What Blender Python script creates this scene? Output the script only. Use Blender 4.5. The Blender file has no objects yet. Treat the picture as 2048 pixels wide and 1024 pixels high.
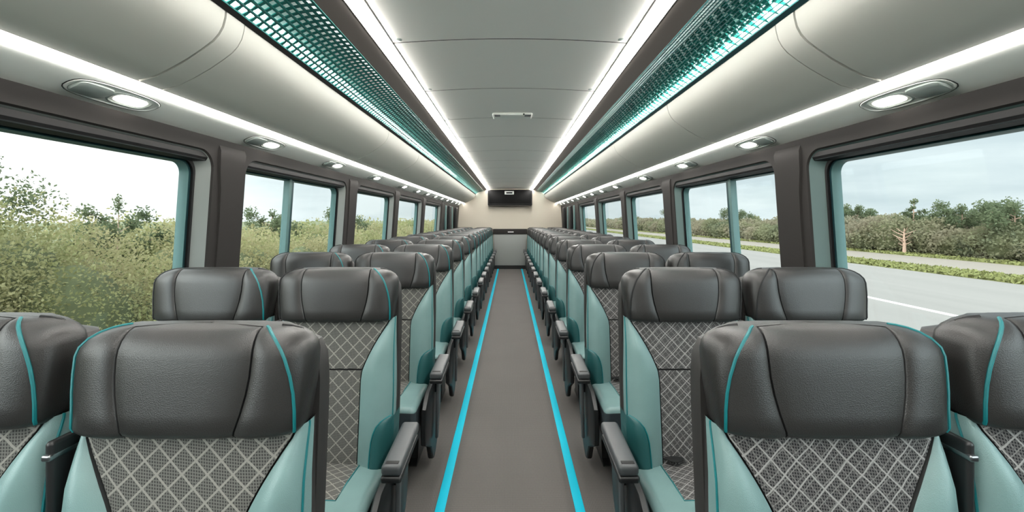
import bpy, math, random
import numpy as np
from mathutils import Vector
random.seed(7)
SC = bpy.context.scene
COL = SC.collection
EYE = 1.38
PI = math.pi
YF, YB = -1.6, 12.0          # front and rear ends of the coach

# ------------------------------------------------------------------ materials
def new_mat(name):
    m = bpy.data.materials.new(name); m.use_nodes = True
    nt = m.node_tree
    return m, nt, nt.nodes['Principled BSDF']

def srgb(r, g, b):
    f = lambda c: (c/255/12.92) if c/255 <= .04045 else ((c/255+.055)/1.055)**2.4
    return (f(r), f(g), f(b), 1)

class N:
    """tiny node helper"""
    def __init__(s, nt): s.nt = nt
    def node(s, t, **kw):
        n = s.nt.nodes.new(t)
        for k, v in kw.items(): setattr(n, k, v)
        return n
    def link(s, a, b): s.nt.links.new(a, b)
    def val(s, sock, v):
        if isinstance(v, (int, float)): sock.default_value = v
        else: s.link(v, sock)
    def math(s, op, a, b=None, c=None):
        n = s.node('ShaderNodeMath', operation=op)
        s.val(n.inputs[0], a)
        if b is not None: s.val(n.inputs[1], b)
        if c is not None: s.val(n.inputs[2], c)
        return n.outputs[0]
    def mix(s, f, a, b):
        n = s.node('ShaderNodeMix', data_type='RGBA')
        s.val(n.inputs[0], f)
        for i, v in ((6, a), (7, b)):
            if isinstance(v, tuple): n.inputs[i].default_value = v
            else: s.link(v, n.inputs[i])
        return n.outputs[2]
    def noise(s, scale, detail=2, vec=None, rough=.5):
        n = s.node('ShaderNodeTexNoise'); n.inputs['Scale'].default_value = scale
        n.inputs['Detail'].default_value = detail; n.inputs['Roughness'].default_value = rough
        if vec is not None: s.link(vec, n.inputs['Vector'])
        return n
    def objco(s): return s.node('ShaderNodeTexCoord').outputs['Object']
    def bump(s, h, strength, dist, bsdf):
        b = s.node('ShaderNodeBump'); b.inputs['Strength'].default_value = strength
        b.inputs['Distance'].default_value = dist
        s.link(h, b.inputs['Height']); s.link(b.outputs[0], bsdf.inputs['Normal'])

def plain(name, col, rough=.5, metal=0, grain=0, gscale=400, gdist=.0006, vary=0, spec=.5, coat=0):
    m, nt, b = new_mat(name); n = N(nt)
    b.inputs['Base Color'].default_value = col
    b.inputs['Roughness'].default_value = rough
    b.inputs['Metallic'].default_value = metal
    b.inputs['Specular IOR Level'].default_value = spec
    if coat: b.inputs['Coat Weight'].default_value = coat
    co = n.objco()
    if grain:
        t = n.noise(gscale, 3, co); n.bump(t.outputs[0], grain, gdist, b)
    if vary:
        t = n.noise(3, 4, co)
        d = tuple(c*(1-vary) for c in col[:3])+(1,); l = tuple(min(1, c*(1+vary)) for c in col[:3])+(1,)
        n.link(n.mix(t.outputs[0], d, l), b.inputs['Base Color'])
    return m

def emit(name, col, strength):
    m, nt, b = new_mat(name)
    b.inputs['Base Color'].default_value = (.8, .8, .8, 1)
    b.inputs['Emission Color'].default_value = col
    b.inputs['Emission Strength'].default_value = strength
    return m

def leather(name, col, rough=.42):
    m, nt, b = new_mat(name); n = N(nt); co = n.objco()
    v = n.node('ShaderNodeTexVoronoi'); v.inputs['Scale'].default_value = 520; n.link(co, v.inputs['Vector'])
    n.bump(v.outputs['Distance'], .22, .0012, b)
    t = n.noise(9, 4, co)
    n.link(n.mix(t.outputs[0], tuple(c*.86 for c in col[:3])+(1,), tuple(min(1, c*1.14) for c in col[:3])+(1,)), b.inputs['Base Color'])
    b.inputs['Roughness'].default_value = rough
    b.inputs['Specular IOR Level'].default_value = .55
    return m

def fabric(name, base, lite, line, s, wild):
    m, nt, b = new_mat(name); n = N(nt); co = n.objco()
    if wild:
        t = n.noise(13, 2, co)
        sub = n.node('ShaderNodeVectorMath', operation='MULTIPLY_ADD')
        n.link(t.outputs['Color'], sub.inputs[0]); sub.inputs[1].default_value = (wild, wild, wild); n.link(co, sub.inputs[2])
        co2 = sub.outputs[0]
    else: co2 = co
    sp = n.node('ShaderNodeSeparateXYZ'); n.link(co2, sp.inputs[0])
    u = sp.outputs[0]; v = n.math('SUBTRACT', sp.outputs[2], sp.outputs[1])
    def lines(k, per, wid):
        a = n.math('ADD', u, n.math('MULTIPLY', v, k))
        f = n.math('FRACT', n.math('DIVIDE', a, per))
        d = n.math('ABSOLUTE', n.math('SUBTRACT', f, .5))
        return n.math('GREATER_THAN', d, .5-wid/2)
    wd = .085 if wild else .115
    big = n.math('MAXIMUM', lines(1.13, s, wd), lines(-1.13, s, wd))
    if wild:
        big = n.math('MAXIMUM', big, n.math('MULTIPLY', lines(.9, s*.43, .14), .34))
        big = n.math('MAXIMUM', big, n.math('MULTIPLY', lines(-1.25, s*.57, .12), .42))
    # fine weave
    sp2 = n.node('ShaderNodeSeparateXYZ'); n.link(co, sp2.inputs[0])
    u2 = sp2.outputs[0]; v2 = n.math('SUBTRACT', sp2.outputs[2], sp2.outputs[1])
    def w(k, per):
        a = n.math('ADD', u2, n.math('MULTIPLY', v2, k))
        return n.math('ABSOLUTE', n.math('SUBTRACT', n.math('FRACT', n.math('DIVIDE', a, per)), .5))
    wv = n.math('MAXIMUM', n.math('GREATER_THAN', w(.12, .0052), .32), n.math('GREATER_THAN', w(9, .047), .34))
    c0 = n.mix(n.math('MULTIPLY', wv, .85), base, lite)
    n.link(n.mix(big, c0, line), b.inputs['Base Color'])
    b.inputs['Roughness'].default_value = .9
    b.inputs['Specular IOR Level'].default_value = .2
    n.bump(n.math('ADD', wv, big), .5, .0012, b)
    return m

M = {}
M['leather'] = leather('charcoal_leather', srgb(38, 37, 36), .37)
M['teal'] = leather('teal_leather', srgb(110, 139, 138), .40)
M['tealdark'] = leather('dark_teal_leather', srgb(32, 82, 83), .42)
M['navy'] = leather('slate_leather', srgb(52, 60, 64), .40)
M['seam'] = plain('seam_thread', srgb(12, 13, 14), .7)
M['piping'] = plain('teal_piping', srgb(0, 104, 108), .45, grain=.4, gscale=600)
M['fabL'] = fabric('diamond_fabric', srgb(62, 62, 60), srgb(112, 111, 107), srgb(136, 134, 128), .051, 0)
M['fabR'] = fabric('scribble_fabric', srgb(38, 38, 40), srgb(100, 98, 97), srgb(148, 146, 144), .051, .008)
M['shell'] = plain('seat_shell_plastic', srgb(46, 44, 43), .45, grain=.2, gscale=700)
M['black'] = plain('black_plastic', srgb(26, 27, 28), .4)
M['pad'] = plain('armrest_plastic', srgb(64, 67, 69), .42, grain=.15, gscale=900)
M['chrome'] = plain('brushed_metal', srgb(150, 152, 154), .3, metal=1)
M['ceil'] = plain('ceiling_vinyl', srgb(232, 232, 228), .75, grain=.12, gscale=700, spec=.25)
M['bin'] = plain('bin_vinyl', srgb(194, 195, 188), .65, grain=.15, gscale=600, spec=.3)
M['under'] = plain('service_panel_plastic', srgb(228, 232, 227), .5, grain=.1, gscale=600, spec=.35)
M['trimdark'] = plain('dark_wall_trim', srgb(44, 42, 41), .6, grain=.15, gscale=600, spec=.15)
M['header'] = plain('black_header_trim', srgb(15, 15, 15), .8, grain=.2, gscale=600, spec=.03)
M['coal'] = plain('dark_ceiling_rail', srgb(60, 57, 54), .65, spec=.2)
M['reveal'] = plain('window_reveal', srgb(120, 126, 124), .5)
M['revealR'] = plain('teal_window_reveal', srgb(84, 104, 102), .5)
M['rubber'] = plain('black_rubber', srgb(22, 22, 23), .55, spec=.3)
M['sash'] = plain('teal_sash', srgb(72, 104, 103), .45)
M['sashdark'] = plain('dark_teal_sash', srgb(30, 62, 66), .35, metal=.3)
M['cream'] = plain('cream_wall', srgb(188, 181, 167), .7, grain=.1, gscale=300)
M['greypanel'] = plain('grey_rear_panel', srgb(140, 144, 142), .6)
M['cyan'] = plain('cyan_floor_tape', srgb(0, 178, 204), .6, grain=.2, gscale=500, spec=.2)
M['ledw'] = emit('warm_white_led', (1, .955, .90, 1), 26)
M['ledw_edge'] = emit('warm_white_led_edge', (1, .955, .90, 1), 46)
M['led2'] = emit('white_led', (1, .96, .91, 1), 11)
M['led2_edge'] = emit('white_led_edge', (1, .96, .91, 1), 17)
M['cove'] = emit('cove_led', (.86, 1, .97, 1), 17)
M['lens'] = emit('reading_lens', (1, .94, .84, 1), 9)
M['coveback'] = plain('cove_backing', srgb(150, 162, 158), .35, spec=.6)
M['lattice'] = plain('teal_lattice', srgb(10, 104, 98), .25, spec=.7)
M['net'] = plain('teal_net', srgb(30, 110, 112), .3, spec=.6)
M['screen'] = plain('black_screen', srgb(8, 8, 9), .45, spec=.15)
M['white'] = plain('white_plastic', srgb(225, 228, 226), .4)
M['louver'] = plain('grey_louver', srgb(156, 166, 162), .35)

def fin_mat():
    m, nt, b = new_mat('teal_glass_fin')
    b.inputs['Base Color'].default_value = srgb(60, 150, 138)
    b.inputs['Roughness'].default_value = .12
    b.inputs['Transmission Weight'].default_value = .35
    b.inputs['IOR'].default_value = 1.2
    return m
M['fin'] = fin_mat()

def carpet(name, a, bcol, per):
    m, nt, b = new_mat(name); n = N(nt); co = n.objco()
    sp = n.node('ShaderNodeSeparateXYZ'); n.link(co, sp.inputs[0])
    r = n.math('ABSOLUTE', n.math('SUBTRACT', n.math('FRACT', n.math('DIVIDE', sp.outputs[0], per)), .5))
    r2 = n.math('ABSOLUTE', n.math('SUBTRACT', n.math('FRACT', n.math('DIVIDE', sp.outputs[1], per*1.7)), .5))
    t = n.noise(120, 3, co); t2 = n.noise(2.2, 4, co)
    f = n.math('ADD', n.math('MULTIPLY', n.math('ADD', r, r2), .55), n.math('MULTIPLY', t.outputs[0], .45))
    c = n.mix(f, a, bcol)
    n.link(n.mix(n.math('MULTIPLY', t2.outputs[0], .35), c, tuple(x*.7 for x in a[:3])+(1,)), b.inputs['Base Color'])
    b.inputs['Roughness'].default_value = .75; b.inputs['Specular IOR Level'].default_value = .3
    n.bump(n.math('ADD', r, t.outputs[0]), .4, .002, b)
    return m
M['floor'] = carpet('grey_vinyl_floor', srgb(74, 72, 70), srgb(108, 104, 101), .008)

def glass():
    m = bpy.data.materials.new('window_glass'); m.use_nodes = True
    nt = m.node_tree; nt.nodes.clear(); n = N(nt)
    out = n.node('ShaderNodeOutputMaterial'); tr = n.node('ShaderNodeBsdfTransparent'); gl = n.node('ShaderNodeBsdfGlossy')
    tr.inputs[0].default_value = (.93, .97, .965, 1); gl.inputs['Roughness'].default_value = .02
    mx = n.node('ShaderNodeMixShader'); fr = n.node('ShaderNodeLayerWeight'); fr.inputs[0].default_value = .5
    n.link(n.math('ADD', n.math('MULTIPLY', n.math('POWER', fr.outputs['Facing'], 5), .35), .03), mx.inputs[0]); n.link(tr.outputs[0], mx.inputs[1]); n.link(gl.outputs[0], mx.inputs[2]); n.link(mx.outputs[0], out.inputs[0])
    return m
M['glass'] = glass()

def foliage_mat(name, cols, scale):
    m, nt, b = new_mat(name); n = N(nt); co = n.objco()
    t = n.noise(scale, 3, co, .6)
    cr = n.node('ShaderNodeValToRGB'); n.link(t.outputs[0], cr.inputs[0])
    e = cr.color_ramp.elements
    e[0].position = .3; e[0].color = cols[0]; e[1].position = .7; e[1].color = cols[-1]
    for k, c in enumerate(cols[1:-1]):
        q = e.new(.3+.4*(k+1)/(len(cols)-1)); q.color = c
    n.link(cr.outputs[0], b.inputs['Base Color'])
    b.inputs['Roughness'].default_value = .7; b.inputs['Specular IOR Level'].default_value = .2
    tl = n.node('ShaderNodeBsdfTranslucent'); n.link(cr.outputs[0], tl.inputs[0])
    mx = n.node('ShaderNodeMixShader'); mx.inputs[0].default_value = .55
    n.link(b.outputs[0], mx.inputs[1]); n.link(tl.outputs[0], mx.inputs[2])
    n.link(mx.outputs[0], nt.nodes['Material Output'].inputs[0])
    return m
M['leafL'] = foliage_mat('hedge_leaves', [srgb(120, 130, 92), srgb(158, 158, 110), srgb(170, 160, 122), srgb(138, 146, 102)], .55)
M['leafT'] = foliage_mat('tree_leaves', [srgb(92, 104, 78), srgb(116, 124, 94)], .8)
M['leafR'] = foliage_mat('scrub_leaves', [srgb(100, 106, 84), srgb(134, 134, 104), srgb(148, 138, 118), srgb(114, 124, 100)], .14)
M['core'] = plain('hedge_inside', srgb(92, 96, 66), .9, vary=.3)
M['bark'] = plain('pale_bark', srgb(168, 140, 122), .8, grain=.5, gscale=30)
M['verge'] = plain('verge_grass', srgb(114, 116, 68), .9, vary=.35)
M['dirt'] = plain('dirt_path', srgb(134, 124, 114), .95, vary=.12)
M['field'] = plain('rough_field', srgb(104, 108, 78), .95, vary=.3)
def road_mat():
    m, nt, b = new_mat('asphalt'); n = N(nt); co = n.objco()
    mp = n.node('ShaderNodeMapping'); mp.inputs['Scale'].default_value = (1, .06, 1); n.link(co, mp.inputs[0])
    t = n.noise(.9, 5, mp.outputs[0], .6); t2 = n.noise(18, 3, co)
    c = n.mix(t.outputs[0], srgb(118, 113, 109), srgb(144, 138, 133))
    n.link(n.mix(n.math('MULTIPLY', t2.outputs[0], .3), c, srgb(122, 117, 113)), b.inputs['Base Color'])
    b.inputs['Roughness'].default_value = .85
    return m
M['road'] = road_mat()
M['paint'] = plain('road_paint', srgb(240, 240, 236), .7)

# ------------------------------------------------------------------ mesh helpers
class MB:
    def __init__(s): s.v = []; s.f = []; s.m = []
    def add(s, verts, faces, mat=0):
        o = len(s.v); s.v += [tuple(p) for p in verts]
        for k, f in enumerate(faces):
            s.f.append([i+o for i in f]); s.m.append(mat if isinstance(mat, int) else mat[k])
    def box(s, x0, x1, y0, y1, z0, z1, mat=0):
        v = [(x, y, z) for x in (x0, x1) for y in (y0, y1) for z in (z0, z1)]
        s.add(v, [(0,1,3,2), (4,6,7,5), (0,4,5,1), (2,3,7,6), (0,2,6,4), (1,5,7,3)], mat)
    def rbox(s, x0, x1, y0, y1, z0, z1, r=.01, mat=0, seg=3, cx=(), cy=(), cz=(), matf=None, warp=None):
        """box with rounded edges; extra grid lines cx, cy, cz; matf(x,y,z,normal axis) picks a slot"""
        lo = (x0, y0, z0); hi = (x1, y1, z1); r = min(r, (x1-x0)/2*.999, (y1-y0)/2*.999, (z1-z0)/2*.999)
        L = []
        for a, ex in zip(range(3), (cx, cy, cz)):
            c = sorted(set([round(t, 5) for t in [lo[a]+r*(1-math.cos(k*PI/2/seg)) if False else lo[a]+r*k/seg for k in range(seg+1)]+[hi[a]-r*k/seg for k in range(seg+1)]+list(ex)]))
            L.append(c)
        def rd(p):
            q = [min(max(p[a], lo[a]+r), hi[a]-r) for a in range(3)]
            d = Vector([p[a]-q[a] for a in range(3)])
            if d.length > 1e-9:
                # spread samples evenly round the corner
                d = Vector([math.copysign(math.tan(abs(t)/r*PI/4), t) for t in d]); d.normalize(); d *= r
            o = [q[a]+d[a] for a in range(3)]
            return warp(*o) if warp else o
        for a in range(3):
            b, c = (a+1) % 3, (a+2) % 3
            for side in (0, 1):
                idx = {}; V = []; F = []; MM = []
                for i, tb in enumerate(L[b]):
                    for j, tc in enumerate(L[c]):
                        p = [0, 0, 0]; p[a] = hi[a] if side else lo[a]; p[b] = tb; p[c] = tc
                        idx[i, j] = len(V); V.append(rd(p))
                for i in range(len(L[b])-1):
                    for j in range(len(L[c])-1):
                        q = [idx[i, j], idx[i+1, j], idx[i+1, j+1], idx[i, j+1]]
                        F.append(q if side else q[::-1])
                        if matf:
                            p = [0, 0, 0]; p[a] = hi[a] if side else lo[a]; p[b] = (L[b][i]+L[b][i+1])/2; p[c] = (L[c][j]+L[c][j+1])/2
                            MM.append(matf(p[0], p[1], p[2], (a, side)))
                s.add(V, F, MM if matf else mat)
    def loft(s, rings, closed=True, mat=0, cap0=False, cap1=False):
        n = len(rings[0]); V = [p for r in rings for p in r]; F = []; MM = []
        for j in range(len(rings)-1):
            for i in range(n if closed else n-1):
                k = (i+1) % n
                F.append((j*n+i, j*n+k, (j+1)*n+k, (j+1)*n+i)); MM.append(mat(j, i) if callable(mat) else mat)
        if cap0: F.append(tuple(range(n-1, -1, -1))); MM.append(cap0 if cap0 is not True else 0)
        if cap1: F.append(tuple((len(rings)-1)*n+i for i in range(n))); MM.append(cap1 if cap1 is not True else 0)
        s.add(V, F, MM)
    def tube(s, pts, r, mat=0, seg=6, cap=True):
        rings = []; P = [Vector(p) for p in pts]
        for i, p in enumerate(P):
            t = (P[min(i+1, len(P)-1)]-P[max(i-1, 0)])
            if t.length < 1e-9: t = Vector((0, 0, 1))
            t.normalize()
            u = t.cross(Vector((0, 1, .01)) if abs(t.y) < .9 else Vector((1, 0, 0))).normalized(); w = t.cross(u)
            rr = r[i] if isinstance(r, (list, tuple)) else r
            rings.append([tuple(p+(u*math.cos(a)+w*math.sin(a))*rr) for a in [2*PI*k/seg for k in range(seg)]])
        s.loft(rings, True, mat, cap and (mat or True), cap and (mat or True))
    def prism(s, prof, y0, y1, mat=0, closed=True):
        s.loft([[(x, y0, z) for x, z in prof], [(x, y1, z) for x, z in prof]], closed, mat, closed, closed)
    def build(s, name, mats, parent=None, loc=None, smooth=True, angle=38, fixn=True):
        import bmesh
        me = bpy.data.meshes.new(name); me.from_pydata(s.v, [], s.f)
        mats = mats if isinstance(mats, (list, tuple)) else [mats]
        for m in mats: me.materials.append(m)
        me.polygons.foreach_set('material_index', s.m)
        if fixn:
            bm = bmesh.new(); bm.from_mesh(me)
            bmesh.ops.remove_doubles(bm, verts=bm.verts, dist=1e-5)
            bmesh.ops.recalc_face_normals(bm, faces=bm.faces)
            bm.to_mesh(me); bm.free()
        if smooth:
            me.polygons.foreach_set('use_smooth', [True]*len(me.polygons))
            me.set_sharp_from_angle(angle=math.radians(angle))
        me.update()
        o = bpy.data.objects.new(name, me); COL.objects.link(o)
        if parent: o.parent = parent
        if loc: o.location = loc
        return o

def tag(o, label=None, cat=None, group=None, kind=None):
    if label: o['label'] = label
    if cat: o['category'] = cat
    if group: o['group'] = group
    if kind: o['kind'] = kind
    return o
def struct(o): o['kind'] = 'structure'; return o
def empty(name, loc=(0, 0, 0)):
    o = bpy.data.objects.new(name, None); o.empty_display_size = .1; COL.objects.link(o); o.location = loc; return o
def copy_tree(o, parent=None):
    c = o.copy(); COL.objects.link(c)
    if parent: c.parent = parent
    for ch in list(o.children): copy_tree(ch, c)
    return c
ORD = ['first', 'second', 'third', 'fourth', 'fifth', 'sixth', 'seventh', 'eighth', 'ninth', 'tenth', 'eleventh', 'twelfth', 'thirteenth', 'fourteenth', 'fifteenth', 'sixteenth', 'seventeenth']
SIDE = {-1: 'left', 1: 'right'}
clamp = lambda t, a=0, b=1: max(a, min(b, t))
sm = lambda t: clamp(t)**2*(3-2*clamp(t))

# ------------------------------------------------------------------ seats
LEAN = .13
def lean(z): return (z-1.09)*LEAN
ZH0, ZH1 = .970, 1.177      # head section
HW = .240

def head_rings(s):
    rings = []; info = None
    D, rz, rw, rd = .125, .055, .085, .034
    zs = [(ZH0, .012), (ZH0+.006, .004), (ZH0+.014, 0)] + [(ZH0+.014+t*(ZH1-rz-ZH0-.014), 0) for t in (.25, .5, .75, 1)]
    spec = [(z, HW*(.955+.045*sm((z-ZH0)/.12))-ins*.6, ins) for z, ins in zs]
    for a in (18, 36, 52, 66, 78, 87):
        A = math.radians(a)
        spec.append((ZH1-rz+rz*math.sin(A), HW-rw*(1-math.cos(A)), rd*(1-math.cos(A))))
    def row(z, w, ins):
        t = (z-ZH0)/(ZH1-ZH0)
        xs = min(.108+.026*t+.012*math.sin(PI*t), w*.82)
        d = .0019
        n_ = 3.6
        yf = lambda x: D/2*(1-(max(0, 1-(abs(x)/w)**n_))**(1/n_))
        pts = []; 
        fr = [.0, .012, .05, .11, .2, .35, .55, .75, .9, .97]
        def side(fp): return [(-w+(w-xs-d)*g, g) for g in [(f/.11*fp if f < .11 else fp+(f-.11)/.89*(1-fp)) for f in fr]] + [(-xs-d, 1)]
        ais = side(.05+.52*clamp(t)**1.7); far = side(.05)
        left, right = (far, ais) if s < 0 else (ais, far)
        for x, f in left: pts.append((x, yf(x)+ins-.010*(1-abs(2*max(f, .5)-1)**4), 0))
        pts.append((-xs, yf(xs)+ins+.0055, 0))
        cf = [0, .03, .1, .3, .5, .7, .9, .97, 1]
        for f in cf:
            x = -xs+d+2*(xs-d)*f
            pts.append((x, yf(x)+ins-.010*(1-abs(2*f-1)**4)+.004*math.sin(PI*f), 0))
        pts.append((xs, yf(xs)+ins+.0055, 0))
        for x, f in reversed(right): pts.append((-x, yf(x)+ins-.010*(1-abs(2*max(f, .5)-1)**4), 0))
        nf = len(pts)
        # sides and back
        for f in (.992, .96, .88, .6, .0, -.6, -.88, -.96, -.992):
            x = w*f
            pts.append((x, D-yf(x)-ins, 0))
        return [(x, y+lean(z)-.012, z) for x, y, _ in pts], nf
    for z, w, ins in spec:
        p, nf = row(z, w, ins); rings.append(p)
    return rings, nf

def make_head(parent, side_teal, s):
    rings, nf = head_rings(s)
    n = len(rings[0])
    pl, pr = 3, nf-1-3       # columns the piping runs on
    sl, sr = 11, nf-1-11     # seam columns
    mb = MB()
    def mat(j, i):
        if i in (sl-1, sl, sr-1, sr): return 1
        if side_teal and s < 0 and pr <= i < nf+6 and j < 12: return 2
        return 0
    mb.loft(rings, True, mat, True)
    # crown
    top = rings[-1]; c = Vector((0, sum(p[1] for p in top)/n, top[0][2]))
    r2 = [tuple(c+(Vector(p)-c)*.6+Vector((0, 0, .0035))) for p in top]; r3 = [tuple(c+(Vector(p)-c)*.12+Vector((0, 0, .005))) for p in top]
    mb.loft([top, r2, r3], True, lambda j, i: 1 if i in (sl-1, sl, sr-1, sr) else 0, False, True)
    h = mb.build('headrest', [M['leather'], M['seam'], M['teal']], parent)
    for col in (pl, pr):
        t = MB(); pts = [(r[col][0], r[col][1]-.0015, r[col][2]) for r in rings[1:]]
        t.tube(pts, .0034, 0, 6); t.build('piping', M['piping'], h)
    # dark stitched layer along the aisle-side rear edge
    g = MB()
    for k, off in ((1, .011),):
        if k == 1 or True:
            pts = []
            for r in rings[1:-1]:
                i = nf+1 if s < 0 else n-2
                p = r[i]; pts.append((p[0]*1.003, p[1]-.006-off, p[2]))
            g.tube(pts, .0042, 0, 5)
    g.build('edge_welt', M['seam'], h)
    return h

ZB0, ZB1 = .395, .978
def back_w(z): return .232+.014*math.sin(PI*clamp((ZB1-z)/.62)*.9)
def back_xf(z): return .112+.103*clamp((z-.755)/.21)**1.35
def back_y(x, z):
    w = back_w(z); xf = back_xf(z); n_ = 4.2; D = .12
    base = D/2*(1-(max(0, 1-(min(abs(x), w)/w)**n_))**(1/n_))
    if abs(x) > xf:
        f = (abs(x)-xf)/max(1e-5, w-xf)
        base -= .034*math.sin(PI*clamp(f*.82+.04))*clamp((w-xf)/.08)
    else:
        f = x/xf
        base += .004*(1-f*f)-.002
        base += .016*(1-sm(abs(z-.60)/.35))*0
    return base+lean(z)+.018

def make_back(parent, fab, s):
    zs = [ZB0, .41, .45, .5, .55, .6, .65, .7, .74, .772, .7765, .78, .7835, .788, .81, .84, .87, .9, .93, .955, .97, ZB1]
    d = .0026
    def row(z):
        w = back_w(z); xf = back_xf(z); P = []
        fr = [0, .03, .09, .18, .3, .45, .62, .78, .9, .97]
        L = [-w+(w-xf-d)*f for f in fr]+[-xf-d]
        g = .006 if abs(z-.78) < .001 else 0
        for x in L: P.append((x, back_y(x, z)))
        P.append((-xf, back_y(xf, z)+.006))
        for f in (0, .04, .15, .35, .5, .65, .85, .96, 1):
            x = -xf+d+2*(xf-d)*f; P.append((x, back_y(x, z)+g-.004*(1-abs(2*f-1)**4)))
        P.append((xf, back_y(xf, z)+.006))
        for x in reversed(L): P.append((-x, back_y(x, z)))
        nf = len(P)
        for f in (.985, .8, .4, 0, -.4, -.8, -.985): P.append((w*f, .13+lean(z)-.03*abs(f)**6))
        return [(x, y, z) for x, y in P], nf
    rings = []
    for z in zs:
        r, nf = row(z); rings.append(r)
    n = len(rings[0]); N0 = 11
    # split into panel, bolsters, rear
    panel = MB(); panel.loft([r[N0:nf-N0] for r in rings], False, lambda j, i: 1 if (zs[j] >= .7764 and zs[j+1] <= .7836) or i in (0, nf-2*N0-2) else 0)
    panel.build('fabric_panel', [fab, M['seam']], parent)
    for sg, sl in ((-1, slice(0, N0+1)), (1, slice(nf-N0-1, nf))):
        b = MB(); b.loft([r[sl] for r in rings], False, lambda j, i: 1 if (i == N0-1 and sg < 0) or (i == 0 and sg > 0) else 0)
        o = b.build('side_bolster', [M['teal'], M['seam']], parent)
        t = MB(); c = 1 if sg < 0 else nf-2
        t.tube([(r[c][0], r[c][1]-.001, r[c][2]) for r in rings], .0028, 0, 5); t.build('piping', M['piping'], o)
    b = MB(); b.loft([r[nf-1:]+[r[0]] for r in rings], False)
    b.loft([rings[0]], True, 0, True) if False else None
    # rear shell : hard plastic back, a touch wider
    R = []
    for z, k in [(.33, .6), (.36, .93), (.42, 1), (.6, 1.015), (.8, 1.01), (.97, 1.0), (1.05, .99), (1.10, .965), (1.13, .90), (1.143, .74)]:
        w = .243*k; y0 = lean(z)+.085; th = .065*(.6 if k < .8 else 1)
        R.append([(-w*.98, y0, z), (-w, y0+.012, z), (-w, y0+th*.6, z), (-w*.9, y0+th*.92, z), (0, y0+th, z), (w*.9, y0+th*.92, z), (w, y0+th*.6, z), (w, y0+.012, z), (w*.98, y0, z)])
    b.loft(R, True, 0, True, True)
    b.build('back_shell', M['shell'], parent)

def make_pocket(parent, s):
    """rounded darker bolster patch low on the aisle side (s = direction of the aisle)"""
    mb = MB(); rings = []
    zz = [.40, .44, .48, .52, .55, .575, .592, .602, .606]
    w_in = [.075, .078, .078, .076, .070, .060, .045, .028, .012]
    for z, wi in zip(zz, w_in):
        w = back_w(z)+.004
        xo = w; xi = w-wi; r = []
        for f in (0, .06, .2, .45, .7, .9, 1):
            x = xi+(xo-xi)*f
            e = .012*math.sin(PI*clamp(f*.6+.06)) if f > 0 else 0
            yy = back_y(min(x, back_w(z)*.995), z)-e-.004+(.014 if f == 0 else 0)
            r.append((s*x, yy, z))
        r.append((s*(xo+.002), .10+lean(z), z))
        rings.append(r)
    mb.loft(rings, False)
    o = mb.build('hip_bolster', M['tealdark'], parent)
    t = MB(); t.tube([(r[0][0], r[0][1]-.014, r[0][2]) for r in rings], .0028, 0, 5); t.build('piping', M['piping'], o)

def make_cushion(parent, fab, s, top):
    y0, y1 = -.455, .0
    xc, xd = .12, .155
    def matf(x, y, z, ax):
        if ax == (2, 1) or z > .412:
            if ax[0] == 2 and abs(x) < .125 and y > y0+.15: return 1
            if ax[0] == 2 and abs(x) < .155 and y > y0+.12 and (abs(x) > .15 or y < y0+.126): return 0
            return 0
        return 2
    def warp(x, y, z):
        t = clamp((y-y0)/(y1-y0))
        if z > .36:
            z += .012*math.cos((x/.235)*PI/2)*.6-.016*t + .010*(1-abs(2*t-1))
        if y < y0+.05: z -= 0
        return (x, y, z)
    mb = MB()
    mb.rbox(-.236, .236, y0, y1, .262, .432, .030, 0, 4, (-.125, -.06, 0, .06, .125), (y0+.15, y0+.25, y0+.35), (.33, .412), matf, warp)
    c = mb.build('seat_cushion', [M[top], fab, M['navy']], parent)
    t = MB(); zt = .4345
    f = lambda x, y: warp(x, y, .432)[2]+.0005
    pts = [(-.125, y1-.03), (-.125, y0+.25), (-.125, y0+.15), (0, y0+.15), (.125, y0+.15), (.125, y0+.25), (.125, y1-.03)]
    t.tube([(x, y, f(x, y)) for x, y in pts], .0026, 0, 5); t.build('piping', M['piping'] if top == 'teal' else M['seam'], c)

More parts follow.
